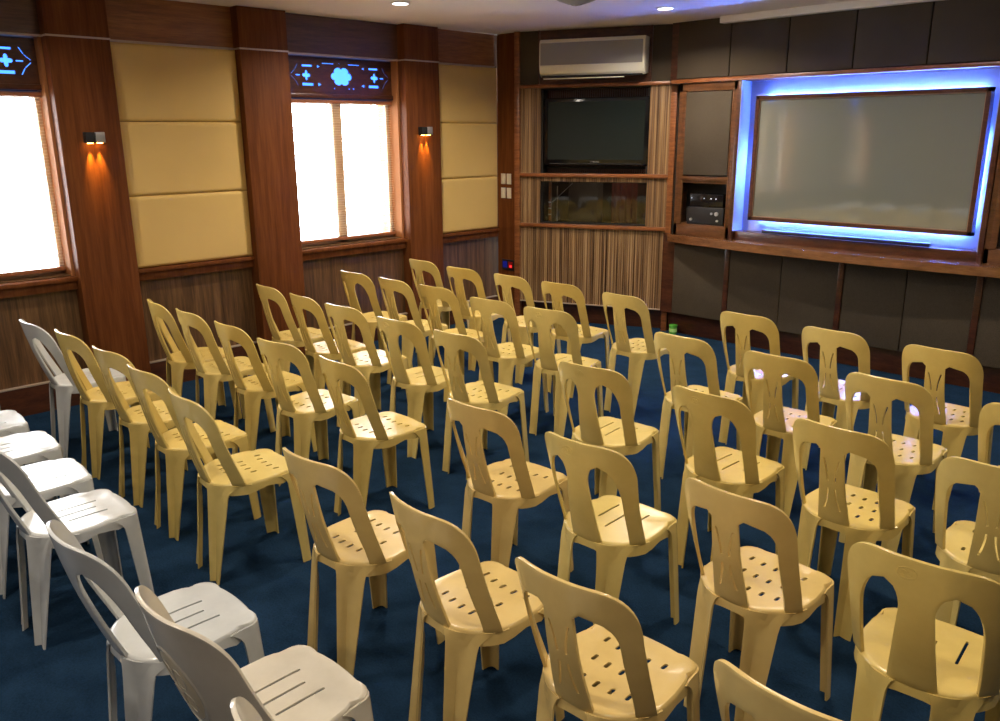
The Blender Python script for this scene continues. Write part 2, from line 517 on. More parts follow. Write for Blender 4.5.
protos = {}
def proto(kind, mat):
    if (kind, mat) not in protos:
        r = make_chair(kind, mat, '')
        if kind == 'B': add_emblem([c for c in r.children if c.name.startswith('backrest')][0], spec('B'), mat)
        protos[(kind, mat)] = [r, False]
    return protos[(kind, mat)]

def place_chair(kind, mat, x, y, deg, label, group):
    p = proto(kind, mat)
    if not p[1]:
        p[1] = True; r = p[0]
    else:
        r = p[0].copy(); C.objects.link(r)
        for ch in list(p[0].children):
            c = ch.copy(); C.objects.link(c); c.parent = r
            for g in ch.children:
                d = g.copy(); C.objects.link(d); d.parent = c
    r.location = (x, y, 0); r.rotation_euler = (0, 0, -math.radians(deg))
    tag(r, label, 'chair', group)
    return r

for args in [
    ('A', 'yellow', -4.794, 1.634, -1.8, 'cream plastic chair, dotted seat, fifth row, first yellow one from the windows', 'cream plastic chairs in rows'),
    ('A', 'yellow', -4.269, 1.651, -4.8, 'cream plastic chair, dotted seat, fifth row, second yellow one from the windows', 'cream plastic chairs in rows'),
    ('A', 'yellow', -3.765, 1.634, -1.0, 'cream plastic chair, dotted seat, fifth row, third yellow one from the windows', 'cream plastic chairs in rows'),
    ('A', 'pale', -3.225, 1.596, 4.2, 'cream plastic chair, dotted seat, fifth row, fourth yellow one from the windows', 'cream plastic chairs in rows'),
    ('A', 'tan', -2.295, 1.592, -4.5, 'cream plastic chair, dotted seat, fifth row, first right of the aisle', 'cream plastic chairs in rows'),
    ('A', 'tan', -1.707, 1.611, 2.8, 'cream plastic chair, dotted seat, fifth row, second right of the aisle', 'cream plastic chairs in rows'),
    ('A', 'tan', -1.182, 1.613, -3.1, 'cream plastic chair, dotted seat, fifth row, third right of the aisle', 'cream plastic chairs in rows'),
    ('A', 'tan', -0.572, 1.59, 1, 'cream plastic chair, dotted seat, fifth row, fourth right of the aisle', 'cream plastic chairs in rows'),
    ('A', 'yellow', -5.254, 2.332, 8, 'cream plastic chair, dotted seat, fourth row, first from the windows', 'cream plastic chairs in rows'),
    ('A', 'pale', -4.847, 2.344, 1.1, 'cream plastic chair, dotted seat, fourth row, second from the windows', 'cream plastic chairs in rows'),
    ('A', 'yellow', -4.346, 2.349, -0.3, 'cream plastic chair, dotted seat, fourth row, third from the windows', 'cream plastic chairs in rows'),
    ('A', 'pale', -3.819, 2.328, -8, 'cream plastic chair, dotted seat, fourth row, fourth from the windows', 'cream plastic chairs in rows'),
    ('A', 'yellow', -3.235, 2.34, 1.4, 'cream plastic chair, dotted seat, fourth row, fifth from the windows', 'cream plastic chairs in rows'),
    ('A', 'tan', -2.291, 2.344, -3.6, 'cream plastic chair, dotted seat, fourth row, first right of the aisle', 'cream plastic chairs in rows'),
    ('B', 'pale', -1.737, 2.337, -2.7, 'cream plastic chair, long slotted seat, fourth row, second right of the aisle', 'cream plastic chairs in rows'),
    ('A', 'tan', -1.129, 2.333, 1.9, 'cream plastic chair, dotted seat, fourth row, third right of the aisle', 'cream plastic chairs in rows'),
    ('B', 'yellow', -0.599, 2.304, -4.7, 'cream plastic chair, long slotted seat, fourth row, fourth right of the aisle', 'cream plastic chairs in rows'),
    ('A', 'pale', -5.268, 3.12, 3.4, 'cream plastic chair, dotted seat, third row, first from the windows', 'cream plastic chairs in rows'),
    ('A', 'yellow', -4.778, 3.099, 2.9, 'cream plastic chair, dotted seat, third row, second from the windows', 'cream plastic chairs in rows'),
    ('A', 'pale', -4.341, 3.091, -5.8, 'cream plastic chair, dotted seat, third row, third from the windows', 'cream plastic chairs in rows'),
    ('B', 'pale', -3.769, 3.079, -3.9, 'cream plastic chair, long slotted seat, third row, fourth from the windows', 'cream plastic chairs in rows'),
    ('A', 'pale', -3.273, 3.096, -5.2, 'cream plastic chair, dotted seat, third row, fifth from the windows', 'cream plastic chairs in rows'),
    ('B', 'pale', -2.345, 3.096, -6.5, 'cream plastic chair, long slotted seat, third row, first right of the aisle', 'cream plastic chairs in rows'),
    ('B', 'yellow', -1.705, 3.122, 1.5, 'cream plastic chair, long slotted seat, third row, second right of the aisle', 'cream plastic chairs in rows'),
    ('A', 'yellow', -1.144, 3.096, 1.4, 'cream plastic chair, dotted seat, third row, third right of the aisle', 'cream plastic chairs in rows'),
    ('A', 'pale', -0.641, 3.1, -4.8, 'cream plastic chair, dotted seat, third row, fourth right of the aisle', 'cream plastic chairs in rows'),
    ('B', 'yellow', -5.346, 3.889, -2.2, 'cream plastic chair, long slotted seat, second row, first from the windows', 'cream plastic chairs in rows'),
    ('A', 'pale', -4.865, 3.906, -0.7, 'cream plastic chair, dotted seat, second row, second from the windows', 'cream plastic chairs in rows'),
    ('A', 'yellow', -4.413, 3.927, -3, 'cream plastic chair, dotted seat, second row, third from the windows', 'cream plastic chairs in rows'),
    ('A', 'pale', -3.816, 3.869, -5.7, 'cream plastic chair, dotted seat, second row, fourth from the windows', 'cream plastic chairs in rows'),
    ('B', 'pale', -3.35, 3.897, -8, 'cream plastic chair, long slotted seat, second row, fifth from the windows', 'cream plastic chairs in rows'),
    ('A', 'pale', -2.337, 3.879, 0.9, 'cream plastic chair, dotted seat, second row, first right of the aisle', 'cream plastic chairs in rows'),
    ('A', 'yellow', -1.795, 3.865, -1.1, 'cream plastic chair, dotted seat, second row, second right of the aisle', 'cream plastic chairs in rows'),
    ('A', 'pale', -1.266, 3.841, 0.7, 'cream plastic chair, dotted seat, second row, third right of the aisle', 'cream plastic chairs in rows'),
    ('A', 'yellow', -0.7, 3.8, -0.2, 'cream plastic chair, dotted seat, second row, fourth right of the aisle', 'cream plastic chairs in rows'),
    ('A', 'pale', -5.433, 4.653, 0.8, 'cream plastic chair, dotted seat, front row nearest the television wall, first from the windows', 'cream plastic chairs in rows'),
    ('A', 'yellow', -4.894, 4.608, -3, 'cream plastic chair, dotted seat, front row nearest the television wall, second from the windows', 'cream plastic chairs in rows'),
    ('A', 'pale', -4.352, 4.62, 0.0, 'cream plastic chair, dotted seat, front row nearest the television wall, third from the windows', 'cream plastic chairs in rows'),
    ('A', 'yellow', -3.861, 4.622, -3.2, 'cream plastic chair, dotted seat, front row nearest the television wall, fourth from the windows', 'cream plastic chairs in rows'),
    ('A', 'pale', -3.259, 4.583, 0.8, 'cream plastic chair, dotted seat, front row nearest the television wall, fifth from the windows', 'cream plastic chairs in rows'),
    ('A', 'yellow', -2.362, 4.598, 0.7, 'cream plastic chair, dotted seat, front row nearest the television wall, first right of the aisle', 'cream plastic chairs in rows'),
    ('A', 'pale', -1.819, 4.557, 2.1, 'cream plastic chair, dotted seat, front row nearest the television wall, second right of the aisle', 'cream plastic chairs in rows'),
    ('A', 'yellow', -1.263, 4.527, 2.8, 'cream plastic chair, dotted seat, front row nearest the television wall, third right of the aisle', 'cream plastic chairs in rows'),
    ('W', 'white', -5.25, 1.61, -1, 'lone white plastic chair beside the cream chairs, near the left window', 'white plastic chairs in the rear row'),
    ('W', 'white', -3.28, 0.9, -2, 'white plastic chair left of the aisle, nearest the aisle in white row', 'white plastic chairs in the rear row'),
    ('W', 'white', -2.262, 0.865, -1, 'white plastic chair right of the aisle, first in its block', 'white plastic chairs in the rear row'),
    ('V', 'ivory', -1.735, 0.9, -2, 'ivory plastic chair with oval back panel, second right of aisle in white row', 'white plastic chairs in the rear row'),
    ('W', 'ivory', -1.18, 0.86, 0, 'ivory plastic chair at the bottom edge, only its back top showing', 'white plastic chairs in the rear row'),
    ('W', 'white', -3.765, 0.905, 3, 'white plastic chair at left edge, second from the aisle', 'white plastic chairs in the rear row'),
    ('W', 'white', -4.25, 0.93, 2, 'white plastic chair at left edge, third from the aisle, only its seat showing', 'white plastic chairs in the rear row'),
    ('W', 'white', -4.725, 0.92, 3, 'white plastic chair at left edge, fourth from the aisle, seat corner showing', 'white plastic chairs in the rear row'),
    ('W', 'white', -5.2, 0.91, 3, 'white plastic chair at left edge, farthest from the aisle, barely in view', 'white plastic chairs in the rear row'),
]:
    place_chair(*args)


# ------------------------------------------------------------------ room shell
ZC = 2.80
XL = -6.20           # left wall face
YS = 6.60            # screen wall face
XR, YB = 3.2, -3.2
# AC wall frame
P0 = Vector((-5.84, 6.05, 0)); P1 = Vector((-4.46, 6.68, 0))
AD = (P1 - P0); AL = AD.length; AA = math.atan2(AD.y, AD.x)

struct(box('floor', XL - .3, XR + .1, YB - .1, YS + .6, -.10, 0, 'carpet'), 'dark blue carpeted floor')
struct(box('ceiling', XL - .3, XR + .1, YB - .1, YS + .6, ZC, ZC + .1, 'ceiling'), 'pale painted flat ceiling')
struct(box('wall_right', XR, XR + .1, YB, YS + .6, 0, ZC, 'plain_wall'))
struct(box('wall_back', XL - .3, XR + .1, YB - .1, YB, 0, ZC, 'plain_wall'))

# left wall with window openings; bays along Y
WIN = [(-2.18, -1.02), (.74, 1.90), (3.66, 4.82)]
zs0, zs1 = .93, 2.14
bm = bmesh.new()
ycur = YB
for a, b_ in WIN:
    bx(bm, XL - .3, XL, ycur, a, 0, ZC)
    bx(bm, XL - .3, XL, a, b_, 0, zs0)
    bx(bm, XL - .3, XL, a, b_, 2.50, ZC)
    ycur = b_
bx(bm, XL - .3, XL, ycur, 6.9, 0, ZC)
struct(link('wall_left', finish(bm, 'wall_left'), 'wainscot'), 'window wall of dark streaked wainscot')
# upper veneer band above the pale trim line
boxes_upper = [(XL - .01, XL + .02, YB, 6.02, 2.51, ZC)]
struct(boxes('trim_60', [(XL, XL + .024, a, b_, 2.512, ZC - .0005) for a, b_ in WIN], 'upper_unlit'), 'brown veneer in unlit tone above the windows')
struct(boxes('trim_1', boxes_upper, 'upper'), 'brown veneer band under the ceiling of window wall')
# pilasters
XP = -6.08
n_trim = 2
pil = [(-1.02, -.63), (.35, .74), (1.90, 2.30), (3.25, 3.66), (4.82, 5.215)]
for i, (a, b_) in enumerate(pil):
    struct(box('trim_%d' % n_trim, XL - .02, XP, a, b_, 0, ZC - .001, 'pilaster', bev=.002)); n_trim += 1
    # pale metal trim line wrapping the pilaster
    struct(boxes('trim_%d' % n_trim, [(XL - .01, XP + .004, a - .003, b_ + .003, 2.494, 2.506)], 'trim_line')); n_trim += 1
struct(boxes('trim_%d' % n_trim, [(XL, XL + .025, YB, 6.02, 2.494, 2.508)], 'trim_line')); n_trim += 1
# chair-rail ledge across the bays
bays = [(-2.18, -1.02), (-.63, .35), (.74, 1.90), (2.30, 3.25), (3.66, 4.82), (5.215, 6.03)]
led = []
for a, b_ in bays:
    led.append((XL - .02, XL + .075, a, b_, .895, .925)); led.append((XL - .01, XL + .05, a, b_, .835, .895))
struct(boxes('trim_%d' % n_trim, led, 'pilaster', bev=.004), 'mahogany ledge running below the windows and panels'); n_trim += 1
# baseboard left + pale strip
struct(boxes('baseboard_left', [(XL, XL + .03, YB, 6.05, 0, .20)], 'rail_dark'))
struct(boxes('trim_%d' % n_trim, [(XL, XL + .034, a, b_, .20, .209) for a, b_ in bays], 'trim_line')); n_trim += 1
# end facet with the switches
struct(box('wall_corner', -6.15, -5.85, 6.03, 6.30, 0, ZC, 'pilaster'), 'mahogany corner facet beside the cream panels')

# ------------------------------------------------------------------ windows
def lattice_cutter(yc, x0, x1):
    cb = bmesh.new()
    def prism(pts):
        f = [cb.verts.new((x0, yc + y, z)) for y, z in pts]; g = [cb.verts.new((x1, yc + y, z)) for y, z in pts]
        cb.faces.new(f); cb.faces.new(list(reversed(g)))
        for i in range(len(f)):
            j = (i + 1) % len(f); cb.faces.new((f[j], f[i], g[i], g[j]))
    zc = 2.345
    def rect(y, z, w, h): prism([(y - w / 2, zc + z - h / 2), (y + w / 2, zc + z - h / 2), (y + w / 2, zc + z + h / 2), (y - w / 2, zc + z + h / 2)])
    def tri(y, z, w, h, d): prism([(y - d * w / 2, zc + z - h / 2), (y + d * w / 2, zc + z), (y - d * w / 2, zc + z + h / 2)])
    def dia(y, z, r): prism([(y - r, zc + z), (y, zc + z - r), (y + r, zc + z), (y, zc + z + r)])
    # rosette: one outline with six lobes
    pts = []
    for i in range(72):
        a = 2 * PI * i / 72; r = .074 + .022 * abs(math.cos(3 * a)) ** .6
        pts.append((1.12 * r * math.cos(a), zc + .80 * r * math.sin(a)))
    prism(pts)
    for sg in (-1, 1):
        cr = []
        for i in range(48):
            a = 2 * PI * i / 48; r = .020 + .021 * abs(math.cos(2 * a)) ** 1.5
            cr.append((sg * .345 + r * math.cos(a), zc + r * math.sin(a)))
        prism(cr)
        rect(sg * .335, .075, .10, .014); rect(sg * .335, -.072, .11, .020)
        tri(sg * .225, .073, .030, .024, -sg); tri(sg * .220, -.070, .036, .030, -sg)
        rect(sg * .425, .0, .045, .008)
        # pointed end "<"
        for za, zb, ya, yb in ((.085, .045, .425, .448), (.040, .008, .452, .488), (-.008, -.040, .488, .452), (-.045, -.085, .448, .425)):
            prism([(sg * ya, zc + za), (sg * yb, zc + zb), (sg * (yb + .008), zc + zb), (sg * (ya + .008), zc + za)])
        rect(sg * .13, .100, .12, .005)
        dia(sg * .075, -.098, .010)
    dia(.12, -.096, .011); dia(-.02 + .0, .105, .007)
    return finish(cb, 'lattice_cutter')

def make_window(n, a, b_):
    yc = (a + b_) / 2 + .0
    w = thing('window_%d' % n, '', 'window', (XL - .15, yc, zs0)); del w['label']; del w['category']; w['kind'] = 'structure'
    inv = Matrix.Translation(-Vector((XL - .15, yc, zs0)))
    def part(o):
        o.data.transform(inv); o.parent = w; return o
    # reveal linings
    part(boxes('reveal', [(XL - .29, XL + .02, a, a + .02, zs0 - .02, 2.50), (XL - .29, XL + .02, b_ - .02, b_, zs0 - .02, 2.50),
                      (XL - .29, XL + .02, a, b_, zs0 - .03, zs0 - .005)], 'reveal'))
    # frame with centre mullion
    fx0, fx1 = XL - .155, XL - .115
    part(boxes('window_frame', [(fx0, fx1, a + .02, a + .05, zs0, 2.16), (fx0, fx1, b_ - .05, b_ - .02, zs0, 2.16), (fx0, fx1, a + .02, b_ - .02, zs0, zs0 + .05),
                      (fx0, fx1, a + .02, b_ - .02, 2.12, 2.16), (fx0, fx1, yc - .045, yc + .045, zs0, 2.16)], 'winframe', bev=.003))
    part(box('pane', fx0 + .02, fx0 + .026, a + .05, yc - .045, zs0 + .05, 2.12, 'glass'))
    part(box('pane', fx0 + .02, fx0 + .026, yc + .045, b_ - .05, zs0 + .05, 2.12, 'glass'))
    # wall above the glass, behind the light box
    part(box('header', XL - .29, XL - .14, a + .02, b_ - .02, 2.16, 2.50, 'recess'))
    # blind
    t = thing('venetian_blind', 'thin slatted venetian blind lowered over the %s window' % {1: 'left', 2: 'right', 4: 'out of view'}[n], 'blind', (XL - .085, yc, zs0 + .01), group='venetian blinds over the windows')
    inv2 = Matrix.Translation(-Vector((XL - .085, yc, zs0 + .01)))
    def p2(o): o.data.transform(inv2); o.parent = t; return o
    p2(box('headrail', XL - .11, XL - .06, a + .025, b_ - .025, 2.125, 2.155, 'blindrail', bev=.003))
    bmv = bmesh.new(); z = 1.0; ang = math.radians(2)
    while z < 2.12:
        hw = .0125
        vs = [(XL - .085 - hw, z - hw * math.sin(ang)), (XL - .085, z + .0015), (XL - .085 + hw, z + hw * math.sin(ang))]
        A_ = [bmv.verts.new((x, a + .03, q)) for x, q in vs]; B_ = [bmv.verts.new((x, b_ - .03, q)) for x, q in vs]
        A2 = [bmv.verts.new((x, a + .03, q - .0009)) for x, q in vs]; B2 = [bmv.verts.new((x, b_ - .03, q - .0009)) for x, q in vs]
        for i in range(2):
            bmv.faces.new((A_[i], A_[i + 1], B_[i + 1], B_[i])); bmv.faces.new((A2[i], B2[i], B2[i + 1], A2[i + 1]))
        bmv.faces.new((A_[0], B_[0], B2[0], A2[0])); bmv.faces.new((A_[2], A2[2], B2[2], B_[2]))
        z += .0215
    me = bpy.data.meshes.new('slats'); bmv.to_mesh(me); bmv.free()
    p2(link('slats', me, 'blind'))
    p2(box('bottom_rail', XL - .105, XL - .065, a + .03, b_ - .03, .958, .985, 'blindrail', bev=.004))
    bmc = bmesh.new()
    for yy in (a + .18, yc - .12, yc + .12, b_ - .18): bx(bmc, XL - .0715, XL - .0705, yy - .0008, yy + .0008, .96, 2.13)
    bx(bmc, XL - .060, XL - .057, b_ - .10, b_ - .097, 1.5, 2.13)
    p2(link('cords', finish(bmc, 'cords'), 'blind'))
    # lattice light panel above
    t = thing('lattice_panel', 'dark fretwork panel glowing blue above the %s window' % {1: 'left', 2: 'right', 4: 'out of view'}[n], 'panel', (XL - .05, yc, 2.165), group='blue lit fretwork panels above the windows')
    inv3 = Matrix.Translation(-Vector((XL - .05, yc, 2.165)))
    def p3(o): o.data.transform(inv3); o.parent = t; return o
    bd = box('fretwork_board', XL - .070, XL - .055, a + .022, b_ - .022, 2.20, 2.49, 'rail_dark')
    boolean_cut(bd, lattice_cutter(yc + .03, XL - .09, XL - .03))
    bd.data.materials.clear(); bd.data.materials.append(M['rail_dark']); p3(bd)
    p3(box('light_box', XL - .115, XL - .085, a + .03, b_ - .03, 2.21, 2.48, 'blue_glow'))
    p3(boxes('moulding', [(XL - .075, XL - .035, a + .021, b_ - .021, 2.165, 2.20)], 'rail_dark', bev=.004))
for i, (a, b_) in enumerate(WIN): make_window((4, 1, 2)[i], a, b_)

# ------------------------------------------------------------------ cream upholstered panels
def cushion(name, y0, y1, z0, z1, x0, x1, mat):
    bm = bmesh.new(); bm = bmesh.new(); n = 40
    g = []
    for i in range(n + 1):
        r = []
        for j in range(n + 1):
            u, v_ = i / n, j / n
            e = min(u * (y1 - y0), (1 - u) * (y1 - y0), v_ * (z1 - z0), (1 - v_) * (z1 - z0))
            d = 1 - (1 - min(1, e / .02)) ** 2
            r.append(bm.verts.new((lerp(x0, x1, (.78 + .22 * d)), lerp(y0, y1, u), lerp(z0, z1, v_))))
        g.append(r)
    for i in range(n):
        for j in range(n): bm.faces.new((g[i][j], g[i + 1][j], g[i + 1][j + 1], g[i][j + 1]))
    # skirt to the wall
    edge = [g[i][0] for i in range(n + 1)] + [g[n][j] for j in range(1, n + 1)] + [g[i][n] for i in range(n - 1, -1, -1)] + [g[0][j] for j in range(n - 1, 0, -1)]
    back = [bm.verts.new((x0, v.co.y, v.co.z)) for v in edge]
    for i in range(len(edge)):
        j = (i + 1) % len(edge); bm.faces.new((edge[i], edge[j], back[j], back[i]))
    bm.faces.new(back)
    return link(name, finish(bm, name, 50), mat)
bay_nm = {0: 'bay nearest the camera', 1: 'bay between the two windows', 2: 'bay beside the corner switches'}
for bi, (a, b_) in enumerate([(-.63, .35), (2.30, 3.25), (5.215, 6.03)]):
    if bi == 0: continue
    for k, (z0, z1, nm) in enumerate([(.93, 1.445, 'bottom'), (1.449, 1.965, 'middle'), (1.969, 2.49, 'top')]):
        o = cushion('upholstered_panel', a + .004, b_ - .004, z0, z1, XL, XL + .06, 'cream')
        tag(o, '%s cream upholstered wall panel in the %s' % (nm, bay_nm[bi]), 'wall panel', 'cream upholstered wall panels')

# ------------------------------------------------------------------ wall sconces
def sconce(y, z, label):
    t = thing('wall_sconce', label, 'wall light', (XP, y, z), 0, 'twin downlight sconces on the pilasters')
    body = box('lamp_body', 0.002, .060, -.062, -.002, -.035, .035, 'black', t, bev=.003)
    box('lamp_cover', 0.002, .060, .002, .062, -.035, .035, 'silver', t, bev=.003)
    for s_ in (-.031, .031):
        bm = bmesh.new(); cyl(bm, (.032, s_, -.0375), .018, .018, .005, 20)
        link('bulb', finish(bm, 'bulb'), 'lampglow', body)
        L = bpy.data.lights.new('sconce_spot', 'SPOT'); L.energy = 26; L.color = (1, .50, .06); L.spot_size = math.radians(36); L.spot_blend = 1.0; L.shadow_soft_size = .006
        lo = bpy.data.objects.new('sconce_spot', L); C.objects.link(lo); lo.parent = t; lo.location = (.026, s_, -.043); lo.rotation_euler = (0, math.radians(7), 0)
sconce(2.105, 1.86, 'small black and silver twin wall light on the pilaster left of the cream panels')
sconce(5.01, 1.895, 'small black and silver twin wall light on the pilaster right of the window')

# ------------------------------------------------------------------ switches on the corner facet
i = 0
for zz, nz in ((1.425, 'upper'), (1.285, 'lower')):
    for xx, nx in ((-6.065, 'left'), (-5.985, 'right')):
        t = thing('switch_plate', '%s %s cream switch plate of the four on the corner wood' % (nz, nx), 'light switch', (xx, 6.03, zz), 0, 'cream switch plates by the corner')
        box('plate', -.030, .030, -.010, 0, -.052, .052, 'switch', t, bev=.003)
        box('rocker', -.012, .012, -.014, -.008, -.028, .028, 'switch', t, bev=.002)
t = thing('socket_outlet', 'small dark wall socket with red and blue indicator lights low on corner wood', 'socket', (-6.0, 6.03, .555))
box('plate', -.085, .085, -.012, 0, -.055, .055, 'black', t, bev=.003)
box('red_switch', .01, .07, -.0145, -.011, -.03, .035, 'red_plate', t)
bm = bmesh.new(); cyl(bm, (.045, -.016, -.012), .009, .009, .006, 16, 'Y'); link('red_indicator', finish(bm, 'led'), 'red_led', t)
box('blue_indicator', -.07, -.01, -.0145, -.011, -.03, .035, 'blue_led_small', t)

# ------------------------------------------------------------------ AC / TV wall (angled)
def aw(o):       # put a mesh modelled in (s, t, z) onto the angled wall
    o.location = P0; o.rotation_euler = (0, 0, AA); return o
def slat_panel(name, s0, s1, z0, z1):
    bm = bmesh.new(); n = max(1, round((s1 - s0) / .0215)); p = (s1 - s0) / n
    for i in range(n):
        c0 = s0 + i * p
        bx(bm, c0 + .0022, c0 + p - .0022, -.016, 0, z0, z1)
    bx(bm, s0, s1, -.004, .004, z0, z1)
    return bm
W_ = AL
struct(aw(boxes('wall_angled', [(-.06, W_ + .1, .0, .10, .2, 1.0), (-.06, .205, 0, .10, 1.0, ZC), (1.262, W_ + .1, 0, .10, 1.0, ZC),
      (.205, 1.262, 0, .10, 1.415, 1.49), (.205, 1.262, 0, .10, 2.29, ZC)], 'slat_gap')), 'angled wall of vertical slats holding the television')
bm = bmesh.new()
for r in ((0, 1.46, .209, .965), (0, .205, 1.0, 1.455), (1.262, 1.46, 1.0, 1.455), (.205, 1.262, 1.412, 1.455), (0, .205, 1.49, 2.285), (1.262, 1.46, 1.49, 2.285)):
    b2 = slat_panel('x', *r); tmp = bpy.data.meshes.new('t'); b2.to_mesh(tmp); b2.free(); bm.from_mesh(tmp)
struct(aw(link('trim_%d' % n_trim, finish(bm, 'slats'), 'slats')), 'striped vertical wood slats on the angled wall'); n_trim += 1
struct(aw(boxes('trim_%d' % n_trim, [(-.055, 0, -.045, .05, 0, ZC), (1.46, 1.515, -.045, .10, 0, ZC)], 'rail', bev=.003)), 'two upright mahogany posts framing the angled wall'); n_trim += 1
struct(aw(boxes('trim_%d' % n_trim, [(0, 1.46, -.045, .02, .962, 1.0), (0, 1.46, -.045, .02, 1.452, 1.49), (0, 1.46, -.045, .02, 2.283, 2.317)], 'rail', bev=.008)), 'three horizontal mahogany rails across the angled wall'); n_trim += 1
struct(aw(boxes('baseboard_angled', [(-.06, W_ + .1, .06, .10, 0, .21)], 'rail_dark')))
struct(aw(boxes('trim_%d' % n_trim, [(0, 1.46, -.034, .0, .20, .209)], 'trim_line'))); n_trim += 1
# TV recess
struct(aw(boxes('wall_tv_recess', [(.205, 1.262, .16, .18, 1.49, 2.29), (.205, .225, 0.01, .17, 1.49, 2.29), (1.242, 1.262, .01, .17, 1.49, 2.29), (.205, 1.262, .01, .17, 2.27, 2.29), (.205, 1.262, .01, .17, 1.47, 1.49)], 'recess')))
bm = slat_panel('x', .225, 1.242, 1.49, 2.27)
o = link('trim_%d' % n_trim, finish(bm, 'slats'), 'rail_dark'); o.data.transform(Matrix.Translation((0, .155, 0))); struct(aw(o)); n_trim += 1
t = thing('television', 'black flat television mounted in the slatted recess', 'television', tuple(P0 + Matrix.Rotation(AA, 3, 'Z') @ Vector((.750, .04, 1.565))), AA)
bm = bmesh.new(); bx(bm, -.510, .510, -.045, .03, 0, .625); bmesh.ops.bevel(bm, geom=bm.edges[:], offset=.012, segments=3, profile=.5, affect='EDGES')
cs = link('casing', finish(bm, 'casing', 35), 'blacktv', t)
box('screen', -.470, .470, -.0485, -.040, .055, .590, 'tvscreen', cs)
boxes('wall_mount', [(-.2, .2, .03, .115, .2, .5)], 'black', t)
boxes('speaker_strip', [(-.45, .45, -.049, -.044, .012, .022)], 'black', t)
cu = bpy.data.curves.new('tvtext', 'FONT'); cu.body = 'SAMSUNG'; cu.size = .020; cu.align_x = 'CENTER'; cu.extrude = .0008
to = bpy.data.objects.new('tt', cu); C.objects.link(to); dg = bpy.context.evaluated_depsgraph_get(); dg.update()
me = bpy.data.meshes.new_from_object(to.evaluated_get(dg)); bpy.data.objects.remove(to)
me.transform(Matrix.Rotation(PI / 2, 4, 'X')); me.transform(Matrix.Translation((0, -.0475, .028)))
link('logo', me, 'silver', cs)
# booth window
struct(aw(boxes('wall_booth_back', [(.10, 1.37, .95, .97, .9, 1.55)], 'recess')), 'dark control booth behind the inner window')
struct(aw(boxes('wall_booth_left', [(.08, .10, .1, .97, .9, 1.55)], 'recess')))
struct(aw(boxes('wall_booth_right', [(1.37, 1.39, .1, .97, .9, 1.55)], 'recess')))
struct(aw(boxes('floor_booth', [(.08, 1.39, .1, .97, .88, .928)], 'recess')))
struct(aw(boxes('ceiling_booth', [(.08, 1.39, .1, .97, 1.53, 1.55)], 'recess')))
t = thing('window_3', '', 'window', tuple(P0 + Matrix.Rotation(AA, 3, 'Z') @ Vector((.735, .05, 1.0))), AA); del t['label']; del t['category']; t['kind'] = 'structure'
boxes('window_frame', [(-.53, -.518, -.03, .05, .0, .412), (.518, .527, -.03, .05, 0, .412), (-.53, .527, -.03, .05, 0, .012), (-.53, .527, -.03, .05, .402, .415)], 'black', t)
box('pane', -.52, .52, .0, .006, .01, .405, 'booth_glass', t)
o = aw(link('booth_curtain', finish((lambda q: (bx(q, .78, 1.08, .70, .74, .93, 1.53), q)[1])(bmesh.new()), 'curtain'), 'maroon'))
bm = bmesh.new(); n = 24
A_ = [bm.verts.new((.76 + .30 * i / n, .72 + .018 * math.sin(i * 1.3), .935)) for i in range(n + 1)]; B_ = [bm.verts.new((v.co.x, v.co.y, 1.525)) for v in A_]
for i in range(n): bm.faces.new((A_[i], A_[i + 1], B_[i + 1], B_[i]))
o.data = finish(bm, 'curtain', 60); o.data.materials.append(M['maroon'])
md = o.modifiers.new('s', 'SOLIDIFY'); md.thickness = .008; bake(o); shade(o, 60)
tag(o, 'maroon curtain hanging inside the dark booth window', 'curtain')
o = aw(box('booth_cabinet', .30, .62, .66, .90, .93, 1.50, 'boothgrey', bev=.01)); tag(o, 'grey cabinet standing inside the dark booth window', 'cabinet')
def rod(bm, a, b_, r, seg=10):
    a, b_ = Vector(a), Vector(b_); d = b_ - a
    mt = Matrix.Translation((a + b_) / 2) @ d.to_track_quat('Z', 'Y').to_matrix().to_4x4()
    bmesh.ops.create_cone(bm, cap_ends=True, segments=seg, radius1=r, radius2=r, depth=d.length, matrix=mt)
t = thing('microphone_stand', 'thin boom microphone stand seen through the booth window', 'microphone stand', tuple(P0 + Matrix.Rotation(AA, 3, 'Z') @ Vector((.30, .26, .93))), AA)
bm = bmesh.new(); rod(bm, (0, 0, 0), (0, 0, .42), .005); link('pole', finish(bm, 'pole', 40), 'silver', t)
bm = bmesh.new(); rod(bm, (-.05, 0, .26), (.16, 0, .45), .004); link('boom', finish(bm, 'boom', 40), 'silver', t)
bm = bmesh.new(); cyl(bm, (0, 0, .006), .07, .06, .012, 20); link('base', finish(bm, 'base', 40), 'black', t)
t = thing('guitar_neck', 'orange wooden strip with metal fittings standing behind the booth glass', 'wooden strip', tuple(P0 + Matrix.Rotation(AA, 3, 'Z') @ Vector((.262, .14, .93))), AA)
t.name = 'wooden_strip'
box('strip', -.014, .014, -.01, .01, 0, .47, 'rail', t, bev=.003)
boxes('fittings', [(-.016, .016, -.013, -.009, z_, z_ + .012) for z_ in (.14, .20, .26)], 'silver', t)
L = bpy.data.lights.new('booth_fill', 'POINT'); L.energy = 2.2; L.color = (1, .8, .6); L.shadow_soft_size = .05  # fill light added to brighten the booth curtain and cabinet
lo = bpy.data.objects.new('booth_fill', L); C.objects.link(lo); lo.location = P0 + Matrix.Rotation(AA, 3, 'Z') @ Vector((.95, .35, 1.48))
